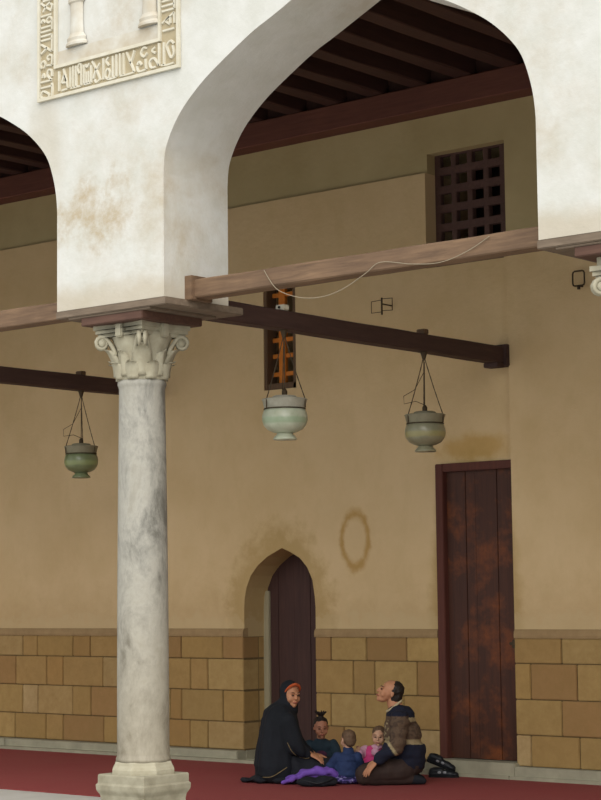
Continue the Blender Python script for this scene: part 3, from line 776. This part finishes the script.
def head_blobs(B, c, R, s=1.0, child=False, ears=True):
    c = Vector(c); A = np.array(R)
    def e(p, r): q = c+R @ (Vector(p)*s); B.ell(q, tuple(x*s for x in r), A)
    e((0, -.015, .03), (.075, .092, .083))
    if child: e((0, .026, -.018), (.066, .060, .066)); e((0, .038, -.055), (.050, .044, .034))
    else: e((0, .03, -.02), (.060, .058, .072)); e((0, .04, -.068), (.044, .042, .034))
    if not child: e((0, .068, -.09), (.018, .015, .014))
    k = 1.05 if child else 1
    for sx in (-1, 1):
        e((sx*.036*k, .050 if child else .054, -.03), (.027, .027, .030)); e((sx*.028, .074, .022), (.022, .010 if child else .013, .008))
        if ears: e((sx*(.072 if child else .076), -.012, -.004), (.009, .016, .021 if child else .028))
    e((0, .092, -.004), (.009, .012, .02)); e((0, .101, -.022), (.013, .014, .011))
    e((0, .083, -.052), (.022, .012, .006)); e((0, .081, -.062), (.018, .011, .006)); e((0, .076, -.082), (.02, .012, .01))
def face_parts(parent, c, R, s=1.0, hair='hair'):
    c = Vector(c)
    def P(p): return c+R @ (Vector(p)*s)
    for sx in (-1, 1):
        bm = bmesh.new(); bmesh.ops.create_uvsphere(bm, u_segments=10, v_segments=8, radius=.0105*s); bmesh.ops.scale(bm, vec=(1.25, .7, .6), verts=bm.verts[:])
        bmesh.ops.transform(bm, matrix=R.to_4x4(), verts=bm.verts[:]); bmesh.ops.translate(bm, vec=P((sx*.028, .083, .004)), verts=bm.verts[:]); build('eye', bm, 'eye', parent, True)
        bm = bmesh.new(); tube(bm, [P((sx*x, y, z)) for x, y, z in ((.014, .086, .025), (.028, .0835, .029), (.045, .070, .025))], [.002*s, .0035*s, .002*s], 6); build('eyebrow', bm, hair, parent, True)
    bm = bmesh.new(); tube(bm, [P(q) for q in ((-.022, .083, -.057), (-.01, .095, -.055), (0, .097, -.056), (.01, .095, -.055), (.022, .083, -.057))], [.003*s, .0055*s, .006*s, .0055*s, .003*s], 6); build('mouth', bm, 'lips', parent, True)
def hand_blobs(B, wrist, direction, normal, s=1.0, thumb=1, curl=.35, spread=.10):
    """palm and five unequal bent fingers; normal points out of the back of the hand"""
    w = Vector(wrist); d = Vector(direction).normalized(); n = Vector(normal); n = (n-d*n.dot(d)).normalized(); t = d.cross(n)*thumb
    R = Matrix((t, d, n)).transposed()
    B.ell(w+d*.045*s, (.040*s, .052*s, .015*s), np.array(R)); B.ell(w+d*.065*s, (.041*s, .03*s, .014*s), np.array(R))
    for k, (off, ln) in enumerate(((.031, .070), (.011, .080), (-.010, .075), (-.030, .058))):
        base = w+d*.078*s+t*off*s; dd = (d+t*(off*spread*25)).normalized(); p = [w+d*.05*s+t*off*s*.8, base]; q = base; ang = 0
        for j, fr in enumerate((.42, .32, .26)):
            ang += curl*(.5 if j == 0 else 1); q = q+(dd*math.cos(ang)-n*math.sin(ang))*ln*fr*s; p.append(q.copy())
        B.chain(p, [.0095*s, .0092*s, .0085*s, .0078*s, .0065*s])
    q0 = w+d*.02*s+t*.030*s; q1 = q0+(t*.8+d*.55-n*.15).normalized()*.035*s; q2 = q1+(t*.35+d*.9-n*.25).normalized()*.03*s; q3 = q2+(d*.95-n*.3).normalized()*.024*s
    B.chain([w+d*.025*s+t*.012*s, q0, q1, q2, q3], [.013*s, .0125*s, .0105*s, .0095*s, .0075*s])
def trace_on(ob, pts, off=.004, seg=6):
    """points (x, z) laid on the camera-side surface of a garment"""
    bm_ = bmesh.new(); bm_.from_mesh(ob.data); tree = BVHTree.FromBMesh(bm_); out = []
    P = spline([(x, 0, z) for x, z in pts], seg)
    for p in P:
        h = tree.ray_cast(Vector((p.x, -2, p.z)), Vector((0, 1, 0)))
        if h[0]: out.append(h[0]+Vector((0, -off*.3, 0)))
    bm_.free(); return out
RZ = yaw
def wpos(px): return px

# ------------------------------------------------------------------ woman
wm = thing('person', 'woman in a black veil and robe sitting on the carpet, looking toward us', 'person', (-10.47, 12.26, .008), RZ)
hc = (.005, -.02, .700); HR = frame((.50, -.85, -.10), (.03, 0, 1)); hs = .93
B = Blob(); head_blobs(B, hc, HR, hs, ears=False)
B.chain([(0.005, 0, .63), (-.02, 0, .55)], [.048, .055]); B.ell((-.04, 0, .47), (.10, .15, .11)); B.ell((-.05, 0, .32), (.10, .13, .13)); B.ell((-.06, 0, .14), (.13, .16, .11))
B.chain([(-.03, -.15, .50), (.02, -.17, .29), (.145, -.15, .235)], [.045, .038, .027]); hand_blobs(B, (.15, -.15, .235), (.85, -.1, -.42), (.3, -.25, .9), .95, thumb=-1, curl=.25)
B.chain([(-.03, .15, .50), (.03, .17, .29), (.17, .10, .22)], [.045, .038, .027]); hand_blobs(B, (.18, .10, .215), (.8, .1, -.2), (0, 0, 1), .95, thumb=1, curl=.3)
B.chain([(-.05, -.08, .12), (.30, -.09, .10)], [.075, .055]); B.chain([(-.05, .08, .12), (.32, .12, .10)], [.075, .055])
B.chain([(.30, -.09, .09), (.08, -.13, .055)], [.05, .04]); B.chain([(.32, .12, .09), (.1, .02, .05)], [.05, .04])
body = B.mesh('body', 'skin', wm, .0055, 3); face_parts(body, hc, HR, hs)
fold = lambda c: .008*math.sin(c.x*45+c.z*6+3*noise.noise(c*5))+.006*noise.noise(c*11)
B = Blob(); B.ell((-.04, 0, .13), (.19, .21, .12)); B.chain([(-.04, -.09, .12), (.30, -.10, .105), (.36, -.08, .09)], [.11, .085, .07]); B.chain([(-.04, .1, .12), (.32, .13, .10)], [.11, .085])
B.ell((.15, 0, .09), (.22, .17, .08)); B.chain([(.30, -.1, .07), (.05, -.19, .05)], [.065, .055]); B.ell((-.06, 0, .33), (.13, .16, .2))
B.ell((-.25, .02, .022), (.17, .14, .026)); B.ell((-.2, -.05, .03), (.14, .14, .035)); B.ell((.02, -.15, .03), (.2, .1, .035))
B.chain([(-.03, -.15, .50), (.02, -.17, .29), (.135, -.15, .235)], [.062, .055, .04]); B.chain([(-.03, .15, .50), (.03, .17, .29), (.15, .10, .22)], [.062, .055, .04])
abaya = B.mesh('abaya', 'black', wm, .008, 4, fold, floor=.002)
# veil: hood plus drape
B = Blob(); A = np.array(HR); C0 = Vector(hc)
def he(p, r): B.ell(C0+HR @ (Vector(p)*hs), tuple(x*hs for x in r), A)
he((0, -.032, .034), (.090, .095, .096)); he((0, -.028, -.03), (.088, .078, .10)); he((0, .002, -.125), (.078, .074, .045)); he((0, -.03, -.15), (.095, .085, .06))
B.chain([(-.02, 0, .62), (-.05, 0, .57)], [.088, .11]); B.ell((-.075, 0, .535), (.13, .17, .085)); B.chain([(-.08, -.06, .50), (-.11, -.09, .12)], [.135, .15]); B.chain([(-.08, .06, .50), (-.11, .09, .12)], [.135, .15])
B.chain([(-.09, 0, .50), (-.125, 0, .12)], [.15, .17]); B.ell((-.115, 0, .07), (.18, .23, .08)); B.ell((-.03, 0, .42), (.10, .14, .16)); B.chain([(-.03, -.02, .5), (-.02, -.03, .3)], [.095, .12])
B.chain([(-.02, -.16, .50), (.03, -.185, .32), (.085, -.17, .262)], [.07, .065, .052]); B.chain([(-.02, .16, .50), (.03, .18, .32), (.1, .12, .25)], [.07, .065, .05])
vfold = lambda c: (.009*math.sin(c.x*42+c.y*18+c.z*5+2.2*noise.noise(c*4)) + .005*noise.noise(c*9))*max(0, min(1, (.58-c.z)*4))
veil = B.mesh('veil', 'black2', wm, .007, 14, vfold, floor=.012)
B = Blob(); hb = [C0+HR @ (Vector(p)*hs) for p in ((-.070, .018, .03), (-.062, .045, .062), (-.038, .062, .088), (0, .066, .100), (.038, .062, .088), (.062, .045, .062), (.070, .018, .03))]
B.chain(hb, [.007, .010, .0125, .014, .0125, .010, .007]); B.mesh('headband', 'orange_cloth', veil, .005, 3)
bm = bmesh.new(); tube(bm, trace_on(veil, [(-.225, .055), (-.16, .06), (-.10, .09), (-.03, .135)]), .0035, 6)
build('gold_trim', bm, 'gold', veil, True)
bm = bmesh.new(); tube(bm, trace_on(abaya, [(-.025, .33), (.01, .26), (.06, .215), (.12, .20), (.15, .205)]), .0035, 6); build('gold_trim', bm, 'gold', abaya, True)

# ------------------------------------------------------------------ man
mn = thing('person', 'balding man in navy and brown patterned jumper, kneeling on his heels', 'person', (-9.72, 12.52, .008), RZ)
hc = (.055, -.01, .722); HR = frame((-.90, -.16, .38), (.38, 0, .92)); hs = .94
B = Blob(); head_blobs(B, hc, HR, hs); B.chain([(.085, 0, .66), (.11, 0, .58)], [.055, .062])
B.ell((.14, 0, .48), (.10, .15, .13)); B.ell((.17, 0, .30), (.11, .14, .15)); B.ell((.18, 0, .17), (.12, .16, .11))
B.chain([(.12, -.16, .52), (.10, -.21, .31), (-.055, -.20, .205)], [.05, .042, .028]); hand_blobs(B, (-.065, -.205, .20), (-.66, -.16, -.70), (-.45, -.35, .75), 1.0, thumb=1, curl=.18, spread=.24)
B.chain([(.12, .16, .52), (.14, .28, .33), (.02, .38, .22)], [.05, .042, .028]); hand_blobs(B, (.01, .385, .215), (-.9, .1, -.2), (-.1, .3, .9), .98, thumb=-1, curl=.3)
for sy in (-1, 1):
    B.chain([(.15, sy*.09, .12), (-.165, sy*.115, .088)], [.078, .055]); B.chain([(-.165, sy*.115, .065), (.18, sy*.10, .05)], [.048, .036]); B.chain([(.18, sy*.1, .05), (.29, sy*.1, .035)], [.034, .026])
body = B.mesh('body', 'skin', mn, .0055, 3); face_parts(body, hc, HR, hs)
B = Blob(); C0 = Vector(hc); A = np.array(HR)
def he(p, r): B.ell(C0+HR @ (Vector(p)*hs), tuple(x*hs for x in r), A)
he((0, -.040, .040), (.080, .080, .080)); he((0, -.06, -.01), (.074, .062, .078)); he((0, -.07, -.05), (.055, .04, .045)); he((.06, -.02, .02), (.022, .03, .03)); he((-.06, -.02, .02), (.022, .03, .03))
B.mesh('hair', 'hair', mn, .005, 3, lambda c: .003*noise.noise(c*60))
B = Blob()
for sy in (-1, 1):
    B.chain([(.15, sy*.09, .12), (-.165, sy*.115, .088)], [.098, .072]); B.chain([(-.165, sy*.115, .065), (.2, sy*.10, .05)], [.063, .048])
B.ell((.19, 0, .15), (.14, .17, .11))
B.mesh('trousers', 'trousers', mn, .008, 4, lambda c: .006*noise.noise(c*14)+.003*math.sin(c.x*60), floor=.002)
for sy in (-1, 1):
    B = Blob(); B.chain([(.2, sy*.1, .045), (.27, sy*.1, .04), (.31, sy*.1, .03)], [.038, .036, .026]); B.mesh('sock', 'black', mn, .007, 3, floor=.002)
NAVY, BRN, CRM, DBR = lin('#171b2b'), lin('#5c4a3a'), lin('#998a68'), lin('#4c3d31')
def body_tint(c):
    h = c.z + .05*(c.x-.1); k = noise.noise(Vector((c.x*40, c.y*40, c.z*55)))
    if h > .535: return NAVY
    if h > .505: return CRM if c.x > .18 or c.x < .02 else BRN
    if h > .365: return (CRM if k > .25 else BRN) if c.x < .06 else (BRN if k > -.15 else DBR)
    if h > .325: return CRM
    return NAVY
B = Blob(); B.ell((.14, 0, .50), (.13, .18, .13)); B.ell((.175, 0, .38), (.14, .175, .15)); B.ell((.20, 0, .25), (.15, .18, .13)); B.ell((.20, 0, .18), (.145, .175, .11))
B.ell((.115, 0, .58), (.085, .10, .055)); B.ell((.08, 0, .28), (.09, .13, .10)); B.ell((.09, 0, .42), (.09, .13, .14))
jf = lambda c: .006*noise.noise(c*12)+.003*math.sin(c.z*70+c.x*20)
jump = B.mesh('jumper', 'jumper', mn, .007, 4, jf, tint=body_tint)
for sy, sh, el, wr in ((-1, (.125, -.165, .515), (.10, -.215, .315), (-.05, -.20, .21)), (1, (.125, .165, .515), (.14, .28, .33), (.03, .37, .225))):
    el_v, wr_v = Vector(el), Vector(wr)
    def arm_tint(c, el_v=el_v, sh=Vector(sh)):
        d = (c-el_v).dot((wr_v-el_v).normalized())
        if c.z > .545: return NAVY
        if d < .028: return BRN if noise.noise(Vector((c.x*35, c.y*35, c.z*50))) > -.2 else DBR
        if d < .052: return CRM
        return NAVY
    B = Blob(); B.chain([sh, el, wr], [.078, .064, .045]); B.ell((sh[0], sh[1]*.85, sh[2]+.01), (.08, .07, .07))
    B.mesh('sleeve', 'jumper', jump, .007, 4, lambda c: .005*noise.noise(c*18)+.004*math.sin(c.z*80), tint=arm_tint)
bm = bmesh.new(); P = [Vector((.085-.058*math.cos(a), .06*math.sin(a), .612+.035*math.cos(a))) for a in np.linspace(-2.4, 2.4, 22)]
P = [Vector((.095-.062*math.cos(a), .062*math.sin(a), .618-.030*math.cos(a))) for a in np.linspace(-2.7, 2.7, 24)]
P = [p+Vector((0, 0, (p.x-.095)*.25)) for p in P]; tube(bm, P, .009, 8); build('collar', bm, 'shirt', mn, True)

# ------------------------------------------------------------------ girl with the topknot
gl_ = thing('person', 'small girl with spiky topknot and dark teal jacket, facing us', 'person', (-10.53, 12.72, .008), RZ)
hc = (0, -.03, .405); HR = frame((.12, -.97, -.10)); hs = .80
B = Blob(); head_blobs(B, hc, HR, hs, child=True); B.chain([(0, -.01, .34), (0, 0, .29)], [.032, .036]); B.ell((0, 0, .24), (.085, .065, .08)); B.ell((0, .01, .12), (.09, .08, .1))
B.chain([(-.09, 0, .27), (-.14, -.06, .16), (-.05, -.14, .115)], [.03, .026, .019]); hand_blobs(B, (-.045, -.145, .112), (.9, -.2, -.2), (0, -.2, 1), .5, thumb=1)
B.chain([(.09, 0, .27), (.135, -.05, .16), (.06, -.13, .11)], [.03, .026, .019]); hand_blobs(B, (.055, -.135, .108), (-.8, -.3, -.2), (0, -.2, 1), .5, thumb=-1)
B.chain([(-.06, 0, .06), (-.10, -.19, .05)], [.05, .035]); B.chain([(.06, 0, .06), (.10, -.19, .05)], [.05, .035])
body = B.mesh('body', 'skin_dark', gl_, .005, 2); face_parts(body, hc, HR, hs)
B = Blob(); C0 = Vector(hc); A = np.array(HR)
he((0, -.026, .048), (.079, .090, .076)); he((0, -.045, 0), (.080, .07, .075)); he((.07, -.02, .0), (.014, .018, .03)); he((-.07, -.02, .0), (.014, .018, .03))
top = C0+HR @ Vector((0, -.01, .115))*hs
B.chain([top-Vector((0, 0, .03)), top], [.026, .022])
for k in range(18):
    a = k*2.4; dv = Vector((math.cos(a)*.75, math.sin(a)*.75, .55+.4*random.random())).normalized(); B.chain([top, top+dv*(.045+.025*random.random())], [.011, .005])
B.mesh('hair', 'hair', gl_, .004, 1)
def cf(c): return .005*noise.noise(c*16)+.002*math.sin(c.z*90+c.x*30)
B = Blob(); B.ell((0, 0, .245), (.112, .085, .075)); B.ell((0, 0, .14), (.118, .10, .12)); B.ell((0, 0, .30), (.055, .05, .025))
B.chain([(-.10, 0, .265), (-.15, -.06, .16), (-.07, -.13, .12)], [.048, .042, .034]); B.chain([(.10, 0, .265), (.145, -.05, .16), (.08, -.12, .115)], [.048, .042, .034])
jk = B.mesh('jacket', 'teal', gl_, .006, 3, cf, floor=.002)
for nm, mt, c, r in (('print_patch', 'maroon', (.0, -.082, .19), (.05, .02, .035)), ('print_patch', 'blueprint', (.01, -.088, .12), (.06, .02, .025))):
    B = Blob(); B.ell(c, r); B.mesh(nm, mt, jk, .005, 2)
B = Blob(); B.chain([(-.06, 0, .06), (-.11, -.2, .05)], [.06, .045]); B.chain([(.06, 0, .06), (.11, -.2, .05)], [.06, .045]); B.mesh('trousers', 'navy', gl_, .006, 3, cf, floor=.002)

# ------------------------------------------------------------------ boy from behind
by = thing('person', 'toddler with short cropped hair in a navy jacket, back turned to us', 'person', (-9.985, 12.40, .008), RZ)
hc = (.0, .0, .37); HR = frame((-.42, .9, -.06)); hs = .80
B = Blob(); head_blobs(B, hc, HR, hs, child=True); B.chain([(0, -.005, .30), (0, 0, .25)], [.034, .04]); B.ell((0, 0, .2), (.085, .07, .08)); B.ell((0, 0, .1), (.095, .09, .08))
B.chain([(-.09, .0, .23), (-.14, .03, .15), (-.145, .10, .13)], [.03, .026, .019]); hand_blobs(B, (-.15, .10, .13), (-.6, .5, -.1), (0, 0, 1), .5, thumb=1)
B.chain([(.075, 0, .22), (.10, .06, .14), (.05, .14, .12)], [.03, .026, .019]); hand_blobs(B, (.055, .145, .12), (-.6, .6, -.1), (0, 0, 1), .5, thumb=-1)
B.chain([(-.06, 0, .06), (-.17, .12, .05)], [.05, .035]); B.chain([(.06, 0, .06), (.1, .17, .05)], [.05, .035])
body = B.mesh('body', 'skin_pale', by, .005, 2); face_parts(body, hc, HR, hs)
B = Blob(); C0 = Vector(hc); A = np.array(HR)
he((0, -.024, .042), (.0775, .090, .077)); he((0, -.045, .0), (.075, .065, .068)); he((0, -.055, -.03), (.06, .05, .045)); B.mesh('hair', 'hair_brown', by, .005, 2, lambda c: .0015*noise.noise(c*90))
B = Blob(); B.ell((-.01, 0, .205), (.095, .085, .075)); B.ell((-.01, 0, .13), (.110, .10, .095)); B.ell((-.01, 0, .085), (.12, .11, .075)); B.chain([(0, 0, .24), (0, 0, .275)], [.058, .050])
B.chain([(-.09, 0, .225), (-.15, .03, .15), (-.15, .08, .135)], [.048, .043, .034]); B.chain([(.075, 0, .22), (.10, .05, .14), (.05, .12, .12)], [.048, .042, .032])
B.mesh('jacket', 'navy', by, .006, 3, cf, floor=.012)
B = Blob(); B.chain([(-.05, -.04, .05), (-.19, .09, .045)], [.065, .045]); B.chain([(.05, -.02, .05), (.1, .15, .045)], [.065, .045]); B.ell((-.03, -.07, .035), (.12, .07, .034)); B.mesh('leggings', 'legging', by, .006, 3, cf, floor=.002)

by.scale = (.93, .93, .93)
# ------------------------------------------------------------------ baby in pink
bb = thing('person', 'baby in a bright pink top sitting behind the knees of the kneeling man', 'person', (-9.72-.15*.765-.27*.644, 12.52-.15*.644+.27*.765, .008), RZ)
hc = (.125, -.03, .355); HR = frame((-.18, -.97, -.02)); hs = .74
B = Blob(); head_blobs(B, hc, HR, hs, child=True); B.chain([(.12, -.01, .29), (.10, 0, .24)], [.032, .036]); B.ell((.06, 0, .2), (.075, .06, .06)); B.ell((.05, 0, .1), (.08, .075, .09))
B.chain([(.01, 0, .24), (-.035, -.06, .21), (-.045, -.12, .24)], [.028, .024, .018]); hand_blobs(B, (-.045, -.125, .245), (-.1, -.4, .8), (0, 1, .2), .45, thumb=1)
B.chain([(.13, 0, .22), (.16, -.05, .16), (.12, -.11, .13)], [.028, .024, .018]); hand_blobs(B, (.115, -.115, .128), (-.6, -.4, -.1), (0, 0, 1), .45, thumb=-1)
B.chain([(.0, 0, .05), (-.06, -.12, .045)], [.045, .032]); B.chain([(.1, 0, .05), (.13, -.12, .045)], [.045, .032])
body = B.mesh('body', 'skin_pale', bb, .005, 2); face_parts(body, hc, HR, hs, 'hair_brown')
B = Blob(); C0 = Vector(hc); A = np.array(HR)
he((0, -.021, .050), (.079, .088, .074)); he((0, -.05, 0), (.076, .062, .07)); B.mesh('hair', 'hair_brown', bb, .005, 2, lambda c: .0015*noise.noise(c*90))
B = Blob(); B.ell((.07, 0, .22), (.105, .08, .065)); B.ell((.05, 0, .13), (.115, .095, .11)); B.chain([(.13, 0, .22), (.165, -.05, .16), (.13, -.1, .135)], [.043, .038, .03])
top_ = B.mesh('top', 'pink', bb, .006, 3, cf, floor=.01)
B = Blob(); B.chain([(.01, 0, .24), (-.035, -.055, .215), (-.04, -.10, .235)], [.047, .045, .038]); B.mesh('sleeve', 'palepink', top_, .006, 3, cf)
B = Blob(); B.ell((.11, -.02, .275), (.055, .055, .025)); B.ell((.09, -.07, .235), (.035, .025, .035)); B.mesh('bib', 'palepink', top_, .006, 2)
B = Blob(); B.chain([(.0, 0, .05), (-.07, -.13, .045)], [.055, .042]); B.chain([(.1, 0, .05), (.13, -.13, .045)], [.055, .042]); B.mesh('leggings', 'pink', bb, .006, 3, cf, floor=.002)

# ------------------------------------------------------------------ purple cloth, black bag, shoes
pc = thing('draped_cloth', 'bright purple cloth bunched over the knees of the woman in black', 'cloth', (-10.505, 12.20, .008), RZ)
B = Blob()
for y0 in (-.22, -.255, -.185): B.chain([(.0, y0, .018), (.09, y0, .055), (.17, y0, .088), (.27, y0, .105), (.38, y0, .10), (.46, y0+.03, .06), (.50, y0+.03, .03)], [.016, .024, .028, .03, .03, .026, .018])
B.ell((.28, -.2, .07), (.16, .06, .05))
B.mesh('cloth', 'purple', pc, .006, 2, lambda c: .012*noise.noise(c*16)+.006*math.sin(c.x*55+c.y*30+4*noise.noise(c*6)), floor=.001)
bg_ = thing('bag', 'flat soft black bag lying on the carpet in front of the purple cloth', 'bag', (-10.045, 12.08, .008), RZ)
B = Blob(); B.ell((0, 0, .03), (.17, .075, .04)); B.ell((-.06, 0, .035), (.11, .07, .042)); B.ell((.06, .01, .04), (.10, .07, .045))
B.mesh('bag_body', 'black', bg_, .006, 3, lambda c: .006*noise.noise(c*14)+.003*math.sin(c.x*60+c.y*20), floor=.001)
bm = bmesh.new(); tube(bm, spline([(-.13, -.03, .055), (-.07, -.07, .045), (.0, -.085, .03), (.07, -.07, .045), (.13, -.03, .06)]), .006, 6); build('strap', bm, 'leather', bg_, True)
def shoe(loc, rx, rz, label):
    t = thing('shoe', label, 'shoe', loc, rz, 'pair of black shoes by the wall'); t.scale = (.9, .9, .85); t.rotation_euler = (rx[0], rx[1], rz)
    B = Blob(); B.chain([(-.105, 0, .035), (-.03, 0, .035), (.06, 0, .032), (.115, 0, .026)], [.034, .034, .038, .028]); B.chain([(-.10, 0, .06), (-.02, 0, .062)], [.033, .034]); B.ell((.10, 0, .03), (.045, .040, .026))
    B.mesh('upper', 'leather', t, .005, 3, floor=.016)
    bm = bmesh.new()
    P = [(-.138, 0), (-.13, .024), (-.10, .034), (-.03, .030), (.05, .040), (.10, .042), (.138, .026), (.146, 0)]; P = P+[(x, -y) for x, y in P[-2:0:-1]]
    a = [bm.verts.new((x, y, 0)) for x, y in P]; b = [bm.verts.new((x, y, .018)) for x, y in P]; bm.faces.new(a[::-1]); bm.faces.new(b)
    for i in range(len(P)): bm.faces.new((a[i], a[(i+1) % len(P)], b[(i+1) % len(P)], b[i]))
    build('sole', bm, 'sole', t)
    bm = bmesh.new(); bmesh.ops.create_uvsphere(bm, u_segments=16, v_segments=6, radius=.03); bmesh.ops.scale(bm, vec=(1.3, .75, .2), verts=bm.verts[:]); bmesh.ops.translate(bm, vec=(-.06, 0, .092), verts=bm.verts[:]); build('opening', bm, 'sole', t, True)
    for xx in (-.03, .02):
        bm = bmesh.new(); bmesh.ops.create_uvsphere(bm, u_segments=12, v_segments=8, radius=.017); bmesh.ops.scale(bm, vec=(1, .4, .8), verts=bm.verts[:]); bmesh.ops.translate(bm, vec=(xx, -.032, .05), verts=bm.verts[:]); build('side_patch', bm, 'greybuckle', t, True)
    return t
shoe((-9.66, 13.24, .008), (0, 0), RZ-.25, 'black shoe lying flat on the carpet, lower one of the pair by the wall')
shoe((-9.71, 13.27, .098), (.25, .36), RZ-.3, 'black shoe tilted on top of the other by the wall')
